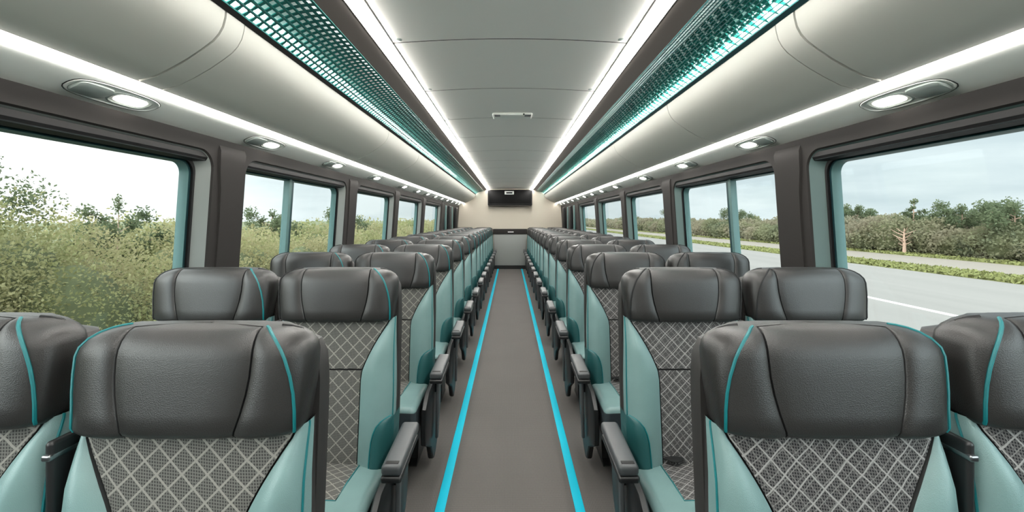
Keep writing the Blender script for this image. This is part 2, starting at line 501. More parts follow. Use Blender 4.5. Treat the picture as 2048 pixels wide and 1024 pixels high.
def make_base(parent, s, aisle):
    b = MB(); b.rbox(-.20, .20, -.36, .08, .17, .261, .02)
    b.rbox(-.18, .18, .0, .08, .25, .36, .01)
    b.box(-.17, .17, -.30, .05, .13, .17)
    b.build('seat_frame', M['black'], parent)
    for x in (-.17, .17):
        l = MB(); R = []
        for z, y0, y1 in ((0, -.20, .02), (.012, -.205, .025), (.03, -.17, .0), (.12, -.15, -.01), (.2, -.2, .04)):
            R.append([(x-.018, y0, z), (x+.018, y0, z), (x+.018, y1, z), (x-.018, y1, z)])
        l.loft(R, True, 0, True, True); l.build('leg', M['black'], parent, angle=30)
    if aisle:
        # aisle side shield, blade-shaped below the cushion
        g = MB(); R = []
        x0, x1 = s*.252, s*.282
        prof = [(-.40, .22), (-.41, .30), (-.39, .40), (-.30, .455), (-.1, .47), (.03, .46), (.07, .38), (.05, .25), (-.02, .14), (-.12, .05), (-.17, .03), (-.21, .05), (-.26, .14)]
        cy = sum(p[0] for p in prof)/len(prof); cz = sum(p[1] for p in prof)/len(prof)
        for x, k in ((x0, .97), (x0+s*.006, 1), (x1-s*.006, 1), (x1, .96)):
            R.append([(x, cy+(y-cy)*k, cz+(z-cz)*k) for y, z in prof])
        g.loft(R, True, 0, True, True); g.build('side_shield', M['black'], parent, angle=35)
        # armrest
        a = MB(); xa = s*.318
        def warp(x, y, z): return (x, y, z+.014*(y+.32)/.3)
        a.rbox(xa-.034, xa+.034, -.335, -.045, .534, .572, .014, 0, 3, (), (-.3, -.2, -.1), (), lambda x, y, z, ax: 0, warp)
        arm = a.build('armrest', M['pad'], parent)
        k = MB(); k.rbox(xa-.0345, xa+.0345, -.338, -.07, .514, .536, .008, 0, 2, (), (-.2, -.1), (), None, warp); k.build('armrest_underside', M['black'], arm)
        k = MB(); k.rbox(xa-.022, xa+.022, -.322, -.304, .569, .5735, .002, 0, 2, (), (), (), None, None); k.build('release_button', M['seam'], arm)
        p = MB(); R = []
        for z, ya, yb, x in ((.40, -.16, .0, s*.286), (.46, -.16, -.02, s*.292), (.50, -.18, -.04, s*.305), (.535, -.21, -.06, s*.318)):
            R.append([(x-.016, ya, z), (x+.016, ya, z), (x+.016, yb, z), (x-.016, yb, z)])
        p.loft(R, True, 0, True, True); p.build('armrest_bracket', M['black'], parent, angle=30)
        st = MB(); st.rbox(s*.300-.008, s*.300+.008, -.215, -.185, .16, .525, .006, 0, 2, (), (), (), None, lambda x, y, z: (x, y-(.525-z)*.12+.05, z))
        st.build('support_strut', M['pad'], parent)
        # hinge of the folded middle armrest on the other side
        h = MB(); h.rbox(-s*.2575-.0085, -s*.2575+.0085, -.02, .12, .55, .962, .009, 0, 3)
        q = h.build('middle_armrest', M['black'], parent)
        h = MB(); h.rbox(-s*.2575-.0092, -s*.2575+.0092, -.025, .08, .925, .938, .004, 0, 2); h.build('metal_band', M['chrome'], q)

def make_belt(parent, s):
    b = MB(); R = []
    for t in range(6):
        x = s*.02+s*.10*t/5; y = -.055-.05*math.sin(t/5*PI); z = .445+.006*math.sin(t/5*PI)
        R.append([(x, y, z), (x, y+.035, z+.004), (x, y+.035, z+.006), (x, y, z+.002)])
    b.loft(R, True, 0, True, True); o = b.build('seat_belt', M['seam'], parent)
    b = MB(); b.rbox(s*.012-.014, s*.012+.014, -.058, -.02, .445, .457, .003); b.build('belt_tag', M['white'], o)

def make_seat(s, aisle):
    """s = -1 left of the aisle, +1 right of it"""
    root = empty('coach_seat')
    fab = M['fabL'] if s < 0 else M['fabR']
    make_back(root, fab, -s)
    make_head(root, True, s)
    make_cushion(root, fab, -s, 'navy' if False else 'teal')
    make_base(root, -s, aisle)
    if aisle: make_pocket(root, -s)
    if s > 0: make_belt(root, -s)
    return root

ROWS = [.845, 1.73, 2.58, 3.42, 4.26, 5.10, 5.92]
while ROWS[-1]+.70 < 11.6: ROWS.append(ROWS[-1]+.70)
protos = {}
for s in (-1, 1):
    for aisle in (True, False):
        weave = 'diamond weave' if s < 0 else 'scribble weave'
        for k, y in enumerate(ROWS):
            key = (s, aisle)
            if key not in protos: protos[key] = make_seat(s, aisle); o = protos[key]
            else: o = copy_tree(protos[key])
            y_ = y
            xc = (.645 if k == 0 else .71) if aisle else (1.160 if k == 0 else 1.223)
            o.location = (s*xc, y, 0)
            o.scale = (.985,)*3 if k == 0 and aisle else (1, 1, 1)
            for hd in o.children:
                if not hd.name.startswith('headrest'): continue
                if k == 0 and s < 0: hd.material_slots[2].link = 'OBJECT'; hd.material_slots[2].material = M['leather']
                for pp in hd.children:
                    if pp.name.startswith('piping') and k > 0:
                        inner = pp.bound_box[0][0]*s < 0 and pp.bound_box[6][0]*s < 0
                        if s > 0 or not inner: pp.material_slots[0].link = 'OBJECT'; pp.material_slots[0].material = M['seam']
            pos = 'aisle seat with armrest' if aisle else 'window seat'
            rw = 'nearest row' if k == 0 else ('last row by rear wall' if k == len(ROWS)-1 else ORD[k]+' row from the camera')
            tag(o, f'{weave} {pos} {SIDE[s]} of walkway, {rw}', 'seat', f'coach seats {SIDE[s]} of the walkway')

# ------------------------------------------------------------------ floor, ceiling, walls
b = MB(); b.box(-1.62, 1.62, YF-.05, YB+.05, -.12, 0); struct(b.build('floor', M['floor'], smooth=False))
for s in (-1, 1):
    b = MB(); b.rbox(s*.333-.023, s*.333+.023, YF, YB-.02, 0, .004, .0018, 0, 1)
    tag(b.build('floor_line', M['cyan']), f'bright cyan line on the floor along {SIDE[s]} edge of walkway', 'floor line', 'cyan floor lines')

SEAMS = [-.6, .2, 1.15, 2.08, 2.86, 3.68, 4.5, 5.4, 6.3, 7.2, 8.1, 9, 9.9, 10.8]
CEX, CEH = .575, .865
def ceil_h(x): return EYE+CEH+.022*(1-(x/CEX)**2)
b = MB(); ys = [YF]
for y in SEAMS: ys += [y-.0035, y, y+.0035]
ys.append(YB)
xs = [-CEX+2*CEX*k/12 for k in range(13)]
b.loft([[(x, y, ceil_h(x)+(.006 if y in SEAMS else 0)) for x in xs] for y in ys], False, lambda j, i: 1 if ys[j] in SEAMS or ys[j+1] in SEAMS else 0)
ceiling = struct(b.build('ceiling', [M['ceil'], M['coal']], angle=20))
for y in SEAMS:
    for s in (-1, 1):
        c = MB(); R = []
        for r, dz in ((.017, .004), (.017, -.002), (.013, -.004)):
            R.append([(s*.545*.985+r*math.cos(a), y-.035+r*math.sin(a), ceil_h(.537)+dz) for a in [2*PI*k/14 for k in range(14)]])
        c.loft(R, True, 0, False, True); c.build('fixing_cap', M['louver'] if y < 3 else M['under'], ceiling)
b = MB(); b.box(-1.62, 1.62, YF-.05, YB+.05, EYE+.95, EYE+1.0); struct(b.build('roof', M['coal'], smooth=False))

# dark rail, light strips, cove bands, bins, service panels
JOINT = {-1: [-.2, 1.46, 3.43, 4.57, 5.72, 6.9, 8.05, 9.2, 10.4, YB], 1: [-.2, 1.46, 2.64, 3.99, 5.5, 6.9, 8.05, 9.2, 10.4, YB]}
FACE = [(.975, .722), (.978, .695), (.986, .664), (1.000, .638), (1.020, .615), (1.055, .588), (1.104, .555), (1.16, .523), (1.215, .4955), (1.278, .4785)]
trim_no = [0]
def trim(mb, mat, **k):
    trim_no[0] += 1
    return struct(mb.build(f'trim_{trim_no[0]}', mat, **k))
def offset(prof, d):
    out = []
    for i, p in enumerate(prof):
        a = Vector(prof[max(i-1, 0)]); c = Vector(prof[min(i+1, len(prof)-1)]); t = (c-a).normalized()
        out.append((p[0]+t.y*-d, p[1]+t.x*d))
    return out
for s in (-1, 1):
    S = SIDE[s]
    X = lambda prof: [(s*x, EYE+h) for x, h in prof]
    # ceiling light strip
    lt = empty('light_strip', (s*.61, 0, EYE+.868)); L = lambda prof: [(s*(x-.61), h-.868) for x, h in prof]
    b = MB(); b.prism(L([(.578, .864), (.579, .856), (.588, .850), (.634, .848), (.643, .853), (.644, .864)]), YF, YB-.01, lambda j, i: 1 if i < 2 else 0); b.build('diffuser', [M['ledw'], M['ledw_edge']], lt)
    b = MB(); b.prism(L([(.572, .868), (.572, .862), (.577, .862), (.577, .868)]), YF, YB-.01); b.prism(L([(.645, .868), (.645, .855), (.65, .855), (.65, .868)]), YF, YB-.01); b.prism(L([(.572, .868), (.65, .868), (.65, .874), (.572, .874)]), YF, YB-.01)
    b.build('housing', M['coal'], lt, smooth=False)
    tag(lt, f'long white light strip between pale ceiling and dark rail on {S} side', 'light', 'light strips')
    # dark rail
    b = MB(); b.prism(X([(.651, .858), (.664, .852), (.70, .838), (.733, .817), (.737, .824), (.705, .86), (.651, .874)]), YF, YB-.01); trim(b, M['coal'])
    # cove band
    cv = empty('cove_light', (s*.86, 0, EYE+.78)); C = lambda prof: [(s*(x-.86), h-.78) for x, h in prof]
    back = [(.735, .822), (.76, .842), (.80, .852), (.85, .846), (.90, .826), (.945, .79), (.972, .752), (.978, .735)]
    b = MB(); b.prism(C(back+offset(back, .006)[::-1]), YF, YB-.01); b.build('backing', M['coveback'], cv)
    b = MB(); b.prism(C([(.940, .775), (.956, .755), (.962, .758), (.946, .779)]), YF, YB-.01); b.build('light_tube', M['cove'], cv)
    b = MB(); b.prism(C([(.958, .728), (.974, .716), (.980, .720), (.980, .734), (.970, .738)]), YF, YB-.01); b.build('edge_trim', M['rubber'] if s < 0 else M['sashdark'], cv, angle=25)
    prof = [(.737+.224*t, .816-.084*t+.022*math.sin(PI*t)) for t in [k/8 for k in range(9)]]
    b = MB()
    if s < 0:
        for k in range(9):
            x, h = prof[k]
            b.prism(C([(x-.0042, h-.002), (x+.0042, h-.004), (x+.0042, h+.002), (x-.0042, h+.004)]), YF, YB-.01)
        y = YF+.02
        while y < YB-.03:
            w_ = .0075
            q = C(prof); q2 = C(offset(prof, .004))
            b.loft([[(p[0], y-w_, p[1]) for p in q], [(p[0], y+w_, p[1]) for p in q], [(p[0], y+w_, p[1]) for p in q2], [(p[0], y-w_, p[1]) for p in q2], [(p[0], y-w_, p[1]) for p in q]], False)
            y += .042
        b.build('lattice', M['lattice'], cv, smooth=False)
    else:
        for k in range(0, 17):
            t = k/16; x = .737+.224*t; h = .816-.084*t+.022*math.sin(PI*t); w_ = .0016 if t < .5 else .001
            b.prism(C([(x-w_, h-.002), (x+w_, h-.002), (x+w_, h+.002), (x-w_, h+.002)]), YF, YB-.01)
        y = YF+.02
        while y < YB-.03:
            q = C(prof[:6]); b.loft([[(p[0], y-.0016, p[1]) for p in q], [(p[0], y+.0016, p[1]) for p in q]], False)
            y += .019
        b.build('net', M['net'], cv, smooth=False)
        b = MB(); y = YF+.03; row = 0
        while y < YB-.06:
            for k in range(6):
                t = .38+.098*k; x = .737+.224*t; h = .816-.084*t+.022*math.sin(PI*t)+.004
                y0 = y+(.026 if k % 2 else 0)+random.uniform(-.004, .004); ln = .030; dd = .032 if k < 5 else .04
                base = [(x-.013, y0-ln*.55, h+.012), (x-.013, y0+ln*.55, h+.012), (x-.008, y0+ln*.5, h+.02), (x-.008, y0-ln*.5, h+.02)]
                tip = (x+dd, y0+random.uniform(-.006, .006), h-.016+random.uniform(-.003, .003))
                V = [(s*(p[0]-.86), p[1], p[2]-.78) for p in base+[tip]]
                b.add(V, [(0, 1, 2, 3), (0, 1, 4), (1, 2, 4), (2, 3, 4), (3, 0, 4)])
            y += .056
        b.build('glass_fins', M['fin'], cv, smooth=False)
    tag(cv, f'teal {"lattice" if s < 0 else "netted and finned"} glowing cove band above {S} luggage bins', 'cove light', 'teal cove bands')
    # luggage bins
    Jn = JOINT[s]; y0 = YF
    for k, y1 in enumerate(Jn):
        bn = empty('overhead_bin', (s*1.1, (y0+y1)/2, EYE+.6)); ym = (y0+y1)/2
        B = lambda prof: [(s*(x-1.1), h-.6) for x, h in prof]
        wide = (k == 1)
        ye = y1-.003 if y1 < YB else y1-.01
        body = FACE+offset(FACE, -.02)[::-1]
        b = MB(); b.prism(B(FACE+[(x, h+.0) for x, h in offset(FACE, .018)[::-1]]), y0+(.105 if k == 2 else .0025)-ym, ye-.0015-ym); b.build('door', M['bin'], bn, angle=50)
        b = MB(); b.prism(B([(1.0, .72), (1.0, .71), (1.30, .50), (1.44, .44), (1.46, .44), (1.46, .72)]), y0+.02-ym, ye-.02-ym); b.build('box', M['coal'], bn, smooth=False)
        if k == 2:
            # broad cover strip at its near end
            b = MB(); P = offset(FACE, -.001); b.prism(B(P+offset(P, .018)[::-1]), y0+.0045-ym, y0+.099-ym); b.build('cover_strip', M['bin'], bn, angle=50)
        n_ = 'nearest' if k == 0 else ORD[k]
        tag(bn, f'pale grey luggage bin on {S} side, {n_+" from the camera" if k else "overhead beside the camera"}' if k < len(Jn)-1 else f'pale grey luggage bin on {S} side, touching the rear wall', 'luggage bin', f'overhead luggage bins {S} side')
        y0 = y1
    # lower light strip
    lt = empty('light_strip', (s*1.30, 0, EYE+.48)); L = lambda prof: [(s*(x-1.30), h-.48) for x, h in prof]
    b = MB(); b.prism(L([(1.282, .4785), (1.286, .4745), (1.306, .4635), (1.311, .4575), (1.3162, .4575), (1.3178, .466), (1.30, .482)]), YF, YB-.01, lambda j, i: 1 if i == 4 else 0); b.build('diffuser', [M['led2'], M['led2_edge']], lt)
    tag(lt, f'slim white light strip under the {S} luggage bins above the windows', 'light', 'light strips')
    # service panel with the reading lights
    b = MB(); b.prism(X([(1.318, .464), (1.40, .432), (1.455, .408), (1.475, .398), (1.475, .42), (1.40, .46), (1.318, .48)]), YF, YB-.01); trim(b, M['under'])
    # dark header above the windows
    b = MB(); b.prism(X([(1.468, .4), (1.458, .375), (1.452, .345), (1.458, .322), (1.475, .306), (1.56, .300), (1.60, .42), (1.50, .425)]), YF, YB-.01); trim(b, M['trimdark'])

# reading lights
READ = [-.1, 1.5, 2.42, 3.37, 4.39, 5.55, 6.4, 7.15, 7.9, 8.65, 9.4, 10.15, 10.9, 11.5]
def reading_light(s, k):
    root = empty('reading_light'); d = Vector((.16, -.066)).normalized(); nrm = Vector((d.y, -d.x))  # nrm points down-inwards
    if nrm.y > 0: nrm = -nrm
    def P(u, v, w): return (s*(d.x*u+nrm.x*w), v, d.y*u+nrm.y*w)
    def oval(a, b_, w, n=28, e=3, v0=0, u0=0, shear=0):
        R = []
        for i in range(n):
            t = 2*PI*i/n; c, q = math.cos(t), math.sin(t)
            u = a*math.copysign(abs(c)**(2/e), c); v = b_*math.copysign(abs(q)**(2/e), q)
            R.append(P(u+u0+shear*v, v+v0, w))
        return R
    near = k < 2
    b = MB(); b.loft([oval(.052, .165, -.004), oval(.052, .165, .002), oval(.050, .162, .0035), oval(.047, .158, .0025), oval(.044, .152, -.003)], True, 0, False, True); h = b.build('housing', M['under'], root)
    b = MB(); b.loft([oval(.0545, .1675, -.004), oval(.0545, .1675, .0020), oval(.0525, .1655, .0020)], True); b.build('gasket', M['rubber'], h)
    b = MB(); b.loft([oval(.036, .078, -.002, 24, 3.4, .055), oval(.037, .079, .003, 24, 3.4, .055), oval(.033, .073, .004, 24, 3.4, .055), oval(.028, .066, -.001, 24, 3.4, .055)], True, 0, True); b.build('bezel', M['louver'], root)
    b = MB(); b.loft([oval(.0275, .064, -.001, 24, 3.0, .058), oval(.023, .056, .003, 24, 3.0, .060), oval(.012, .03, .0045, 24, 2.6, .062)], True, 0, True, True); b.build('lens', M['lens'], root)
    b = MB(); b.loft([oval(.036, .062, -.001, 20, 4, -.085), oval(.035, .060, .006, 20, 4, -.087, .003), oval(.024, .050, .010, 20, 4, -.095, .008)], True, 0, True, True); b.build('air_nozzle', M['louver'], root)
    return root
rp = {}
for s in (-1, 1):
    for k, y in enumerate(READ):
        if s not in rp: rp[s] = reading_light(s, 0); o = rp[s]
        else: o = copy_tree(rp[s])
        o.location = (s*1.390, y, EYE+.4362)
        rw = 'overhead beside the camera' if k == 0 else ORD[k-1]+' from the camera in view'
        if k == len(READ)-1: rw = 'closest to the rear wall'
        tag(o, f'glowing oval reading light above {SIDE[s]} windows, {rw}', 'reading light', f'reading lights above the {SIDE[s]} windows')

# windows and side walls
CELLS = [(YF, 2.2, -1.35, 2.07), (2.2, 3.9, 2.32, 3.76), (3.9, 5.42, 4.02, 5.32), (5.42, 7.12, 5.54, 6.99), (7.12, 9.05, 7.26, 8.88), (9.05, YB, None, None)]
H0, H1 = -.52, .335
def wallX(h): return 1.44+.07*(.3-h)
def rrect(y0, y1, h0, h1, r, nc=8, ne=4):
    """loop of (y,h) with, for each, the matching point on a surrounding rectangle given as corner tags"""
    L = []
    cs = [((y1-r, h1-r), 0), ((y0+r, h1-r), 90), ((y0+r, h0+r), 180), ((y1-r, h0+r), 270)]
    for (cy, ch), a0 in cs:
        for i in range(nc+1):
            a = math.radians(a0+90*i/nc); L.append((cy+r*math.cos(a), ch+r*math.sin(a)))
    return L
wn = 0
for s in (-1, 1):
    wall = MB()
    for ci, (ya, yb, y0, y1) in enumerate(CELLS):
        Ptf = lambda y, h, dx=0: (s*(wallX(h)+dx), y, EYE+h)
        if y0 is None:
            wall.loft([[Ptf(ya, -1.38), Ptf(yb, -1.38)], [Ptf(ya, .40), Ptf(yb, .40)]], False)
            continue
        nc = 8
        hole = rrect(y0, y1, H0, H1, .09, nc)
        outer = []
        corners = [(yb, .40), (ya, .40), (ya, -1.38), (yb, -1.38)]
        for q in range(4):
            for i in range(nc+1):
                p = hole[q*(nc+1)+i]; cy, ch = corners[q]
                f = i/nc
                if q % 2 == 0: o_ = (cy, p[1]+(ch-p[1])*min(1, 2*f)) if f <= .5 else (cy+(p[0]-cy)*(2*f-1), ch)
                else: o_ = (cy+(p[0]-cy)*(1-2*f), ch) if f <= .5 else (cy, ch+(p[1]-ch)*(2*f-1))
                outer.append(o_)
        def scurve(p):   # pillar edge sweeps in slightly lower down
            return p
        wall.loft([[Ptf(*p) for p in outer], [Ptf(*p) for p in hole]], True)
        # rolled edge
        h2 = rrect(y0+.006, y1-.006, H0+.006, H1-.006, .086, nc)
        wall.loft([[Ptf(*p) for p in hole], [Ptf(p[0], p[1], .008) for p in h2]], True)
        wn += 1
        W = empty(f'window_{wn}', (s*1.5, (y0+y1)/2, EYE)); struct(W)
        ox, oy = s*1.5, (y0+y1)/2
        Q = lambda p, dx: (s*(wallX(p[1])+dx)-ox, p[0]-oy, p[1])
        # reveal flares from the lining to the sash
        i1 = rrect(y0+.006, y1-.006, H0+.006, H1-.006, .086, nc); i2 = rrect(y0+.02, y1-.045, H0+.03, H1-.035, .075, nc); i3 = rrect(y0+.022, y1-.05, H0+.03, H1-.04, .072, nc)
        b = MB(); b.loft([[Q(p, .008) for p in i1], [Q(p, .055) for p in i2]], True); b.build('reveal', M['reveal'] if s < 0 else M['revealR'], W)
        j1 = rrect(y0+.03, y1-.060, H0+.05, H1-.055, .065, nc)
        b = MB(); b.loft([[Q(p, .054) for p in i2], [Q(p, .050) for p in i3], [Q(p, .052) for p in j1], [Q(p, .066) for p in j1]], True); b.build('rubber_seal', M['rubber'], W)
        j2 = rrect(y0+.042, y1-.078, H0+.06, H1-.064, .055, nc); j3 = rrect(y0+.048, y1-.086, H0+.065, H1-.068, .05, nc)
        b = MB(); b.loft([[Q(p, .064) for p in j1], [Q(p, .060) for p in j2], [Q(p, .075) for p in j3], [Q(p, .10) for p in j3]], True, lambda j, i: 1 if j < 1 else 0); b.build('sash', [M['sash'], M['sashdark']], W)
        b = MB(); g = rrect(y0+.035, y1-.07, H0+.05, H1-.05, .06, nc)
        b.loft([[Q(p, .082) for p in g], [Q(p, .086) for p in g]], True, 0, True, True); b.build('pane', M['glass'], W, smooth=False)
        if ci == 1:
            yd = 2.93-oy; b = MB()
            for (w0, w1, dx0, dx1, mt) in ((-.030, .004, .060, .10, 0), (.0042, .036, .064, .10, 1)):
                R = []
                for h in (H0+.05, H1-.05):
                    xa = s*(wallX(h)+dx0)-ox; xb = s*(wallX(h)+dx1)-ox
                    R.append([(xa, yd+w0, h), (xa, yd+w1, h), (xb, yd+w1, h), (xb, yd+w0, h)])
                b.loft(R, True, mt, True, True)
            b.build('mullion', [M['sash'], M['sashdark']], W, smooth=False)
        # blind cassette along the head of the window
        b = MB(); R = []
        for y in (y0+.02-oy, y1-.03-oy):
            R.append([(s*(wallX(h)+dx)-ox, y, h) for dx, h in ((.012, .322), (.010, .300), (.018, .285), (.05, .278), (.055, .322))])
        b.loft(R, True, 0, True, True)
        bl = b.build('blind_cassette', M['rubber'], W, angle=25)
        b = MB(); R = []
        for y in (y0+.03-oy, y1-.04-oy):
            R.append([(s*(wallX(h)+dx)-ox, y, h) for dx, h in ((.014, .289), (.017, .2855), (.022, .285), (.020, .289))])
        b.loft(R, True, 0, True, True); b.build('bright_line', M['chrome'], bl, smooth=False)
    struct(wall.build(f'wall_{SIDE[s]}', M['trimdark'], angle=30))
    # outer skin below and above the glazing keeps daylight out of the lining
    b = MB(); b.box(s*1.60 if s > 0 else -1.63, 1.63 if s > 0 else -1.60, YF-.05, YB+.05, -.12, EYE+H0+.02); trim(b, M['coal'], smooth=False)
    b = MB(); b.box(s*1.60 if s > 0 else -1.63, 1.63 if s > 0 else -1.60, YF-.05, YB+.05, EYE+.29, EYE+1.0); trim(b, M['coal'], smooth=False)
    # pillars' upper shoulder joints and rear dark columns
    for y in (10.0, 11.2):
        b = MB(); b.rbox(s*1.43-.04, s*1.43+.04, y-.16, y+.16, EYE-.6, EYE+.33, .03); trim(b, M['rubber'])
    for y in (9.55, 10.6):
        b = MB(); b.rbox(s*1.45-.02, s*1.45+.02, y-.07, y+.07, EYE-.6, EYE+.33, .015); trim(b, M['sash'])
    for yp in (2.2, 3.9, 5.42, 7.12, 9.05):
        b = MB(); b.rbox(s*1.452-.006, s*1.452+.006, yp-.115, yp-.110, EYE+.30, EYE+.395, .002, 0, 1); trim(b, M['seam'])
        # pillar cover, narrow waist and broad shoulder
        b = MB(); R = []
        for h, wa, wb, dx in ((-.9, .085, .085, -.004), (-.3, .085, .085, -.006), (.0, .085, .086, -.008), (.15, .092, .088, -.009), (.24, .106, .094, -.010), (.30, .112, .104, -.012), (.345, .112, .112, -.010), (.39, .112, .112, .008)):
            x = wallX(h)+dx
            R.append([(s*(wallX(h)+.02), yp-wa, EYE+h), (s*x, yp-wa+.012, EYE+h), (s*x, yp+wb-.012, EYE+h), (s*(wallX(h)+.02), yp+wb, EYE+h)])
        b.loft(R, True, 0, True, True); trim(b, M['trimdark'], angle=35)

# rear and front walls
b = MB(); b.box(-1.62, 1.62, YB, YB+.06, 0, EYE+1.0); struct(b.build('wall_back', M['cream'], smooth=False))
b = MB(); b.box(-1.62, 1.62, YF-.06, YF, 0, EYE+1.0); struct(b.build('wall_front', M['greypanel'], smooth=False))
pn = empty('rear_panel', (0, YB, 0))
b = MB(); b.rbox(-.46, .46, -.03, 0, .10, EYE-.40, .008); b.build('panel_board', M['greypanel'], pn)
b = MB(); b.rbox(-.48, .48, -.045, 0, EYE-.40, EYE-.25, .012); b.build('header_rail', M['trimdark'], pn)
b = MB(); b.rbox(-.06, .10, -.052, -.045, EYE-.35, EYE-.325, .002); b.build('marker_plate', M['white'], pn)
b = MB(); b.box(-.46, .46, -.03, 0, 0, .10); b.build('kick_plate', M['black'], pn, smooth=False)
tag(pn, 'grey panel with dark top rail closing the walkway at the rear wall', 'panel')
tv = empty('monitor', (0, YB-.02, EYE+.62))
b = MB(); b.rbox(-.62, .62, -.14, .01, -.215, .225, .03, 0, 4); b.build('casing', M['rubber'], tv)
b = MB(); b.rbox(-.585, .585, -.146, -.138, -.165, .205, .004, 0, 2); b.build('screen', M['screen'], tv)
b = MB(); b.rbox(-.60, .60, -.15, -.10, -.235, -.212, .008); b.build('lower_lip', M['coal'], tv)
b = MB(); b.rbox(-.15, .11, -.17, -.146, .09, .185, .018, 0, 3); k = b.build('sensor_unit', M['white'], tv)
b = MB(); b.rbox(-.105, .065, -.174, -.168, .115, .155, .003); b.build('sensor_window', M['rubber'], k)
tag(tv, 'black wide monitor hung high in the middle of the rear wall', 'monitor')
hd = empty('hatch_handle', (.02, 3.58, ceil_h(0)))
b = MB(); b.rbox(-.165, .165, -.075, .075, -.022, .004, .012, 0, 3); b.build('plate', M['under'], hd)
b = MB(); b.rbox(-.148, -.10, -.079, -.02, -.024, -.018, .004); b.rbox(.10, .155, -.079, -.02, -.024, -.018, .004); b.build('end_cap', M['chrome'], hd)
b = MB(); b.rbox(.088, .10, -.08, -.066, -.020, -.008, .003); b.build('indicator', M['rubber'], hd)
tag(hd, 'small white rectangular plate with end caps on the ceiling above walkway', 'ceiling plate')

# ------------------------------------------------------------------ outside
ZR = EYE-2.55
def plane(name, x0, x1, y0, y1, z, mat, ny=1):
    b = MB(); b.box(x0, x1, y0, y1, z-.2, z); return b.build(name, mat, smooth=False)
struct(plane('ground', -400, 400, -60, 900, ZR-.06, M['field']))
struct(plane('road', -3.2, 20.2, -60, 600, ZR, M['road']))
struct(plane('path', 22.6, 28.5, -60, 600, ZR-.01, M['dirt']))
b = MB(); b.box(11.72, 11.92, -60, 600, ZR, ZR+.012); tag(b.build('road_line', M['paint'], smooth=False), 'white painted line along the grey road outside right windows', 'road line')

def leaves(n, sampler, size, rng, grow=False):
    """n leaf quads as arrays"""
    C = sampler(n)
    n = len(C)
    a = rng.normal(size=(n, 3)); a /= np.linalg.norm(a, axis=1)[:, None]
    c = rng.normal(size=(n, 3)); c -= (c*a).sum(1)[:, None]*a; c /= np.linalg.norm(c, axis=1)[:, None]
    sz = size*rng.uniform(.6, 1.3, size=(n, 1))*(np.hypot(C[:, 0], C[:, 1])[:, None] if grow else 1)
    V = np.stack([C-a*sz, C+c*sz*.55, C+a*sz, C-c*sz*.55], 1).reshape(-1, 3)
    return V
def leaf_obj(name, V, mat, extra=None, parent=None):
    n = len(V)//4
    me = bpy.data.meshes.new(name)
    me.vertices.add(len(V)); me.vertices.foreach_set('co', V.astype(np.float32).ravel())
    me.loops.add(4*n); me.loops.foreach_set('vertex_index', np.arange(4*n, dtype=np.int32))
    me.polygons.add(n); me.polygons.foreach_set('loop_start', np.arange(0, 4*n, 4, dtype=np.int32)); me.polygons.foreach_set('loop_total', np.full(n, 4, dtype=np.int32))
    me.materials.append(mat); me.update(calc_edges=True); me.validate()
    o = bpy.data.objects.new(name, me); COL.objects.link(o)
    if parent: o.parent = parent
    return o

rng = np.random.default_rng(3)
def blob_sampler(blobs, full=False, near=False):
    """blobs: arrays cx,cy,cz,rx,ry,rz ; points near the surface of ellipsoids"""
    B = np.array(blobs); area = (B[:, 3]*B[:, 5]+B[:, 4]*B[:, 5]); area = area/np.maximum(B[:, 0]**2+B[:, 1]**2, 9) if near else area; pr = area/area.sum()
    def f(n):
        i = rng.choice(len(B), n, p=pr); d = rng.normal(size=(n, 3)); d /= np.linalg.norm(d, axis=1)[:, None]
        if not full: d[:, 2] = np.where(rng.random(n) < .45, np.abs(d[:, 2]), d[:, 2])
        r = rng.uniform(.15 if full else .62, 1.12, size=(n, 1))
        P = B[i, :3]+d*B[i, 3:6]*r
        return P if full else P[P[:, 2] > ZR+.02]
    return f
# left thicket
blobs = []
def topL(y):    # height of the thicket above the eye
    return -.12+.10*math.sin(y*.9)+.06*math.sin(y*2.3+1)+(.55*sm((6.6-y)/3.0))+.45*sm((5.7-y)/1.3)
y = -2.0
while y < 46:
    for row, xx in enumerate((-5.4, -6.6, -8.0)):
        t = EYE+topL(y)+random.uniform(-.2, .1)-(.30, .12, 0)[row]
        r = random.uniform(.7, 1.1)
        h = t-ZR
        blobs.append((xx+random.uniform(-.4, .4), y+random.uniform(-.3, .3), ZR+h*.45, r*1.0, r*1.1, h*.55))
    y += random.uniform(.6, .85)
V = leaves(600000, blob_sampler(blobs, near=True), .0031, rng, True)
hedge = tag(leaf_obj('hedge_foliage', V, M['leafL']), 'yellow-green hedge thicket along the road outside left windows', 'hedge', kind='stuff')
b = MB()
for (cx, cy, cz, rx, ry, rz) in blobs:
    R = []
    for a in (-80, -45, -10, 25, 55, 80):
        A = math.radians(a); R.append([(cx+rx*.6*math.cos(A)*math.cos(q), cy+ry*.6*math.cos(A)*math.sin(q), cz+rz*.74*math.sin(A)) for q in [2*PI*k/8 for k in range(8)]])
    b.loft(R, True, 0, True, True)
b.build('inner_growth', M['core'], hedge, fixn=False)['kind'] = 'stuff'

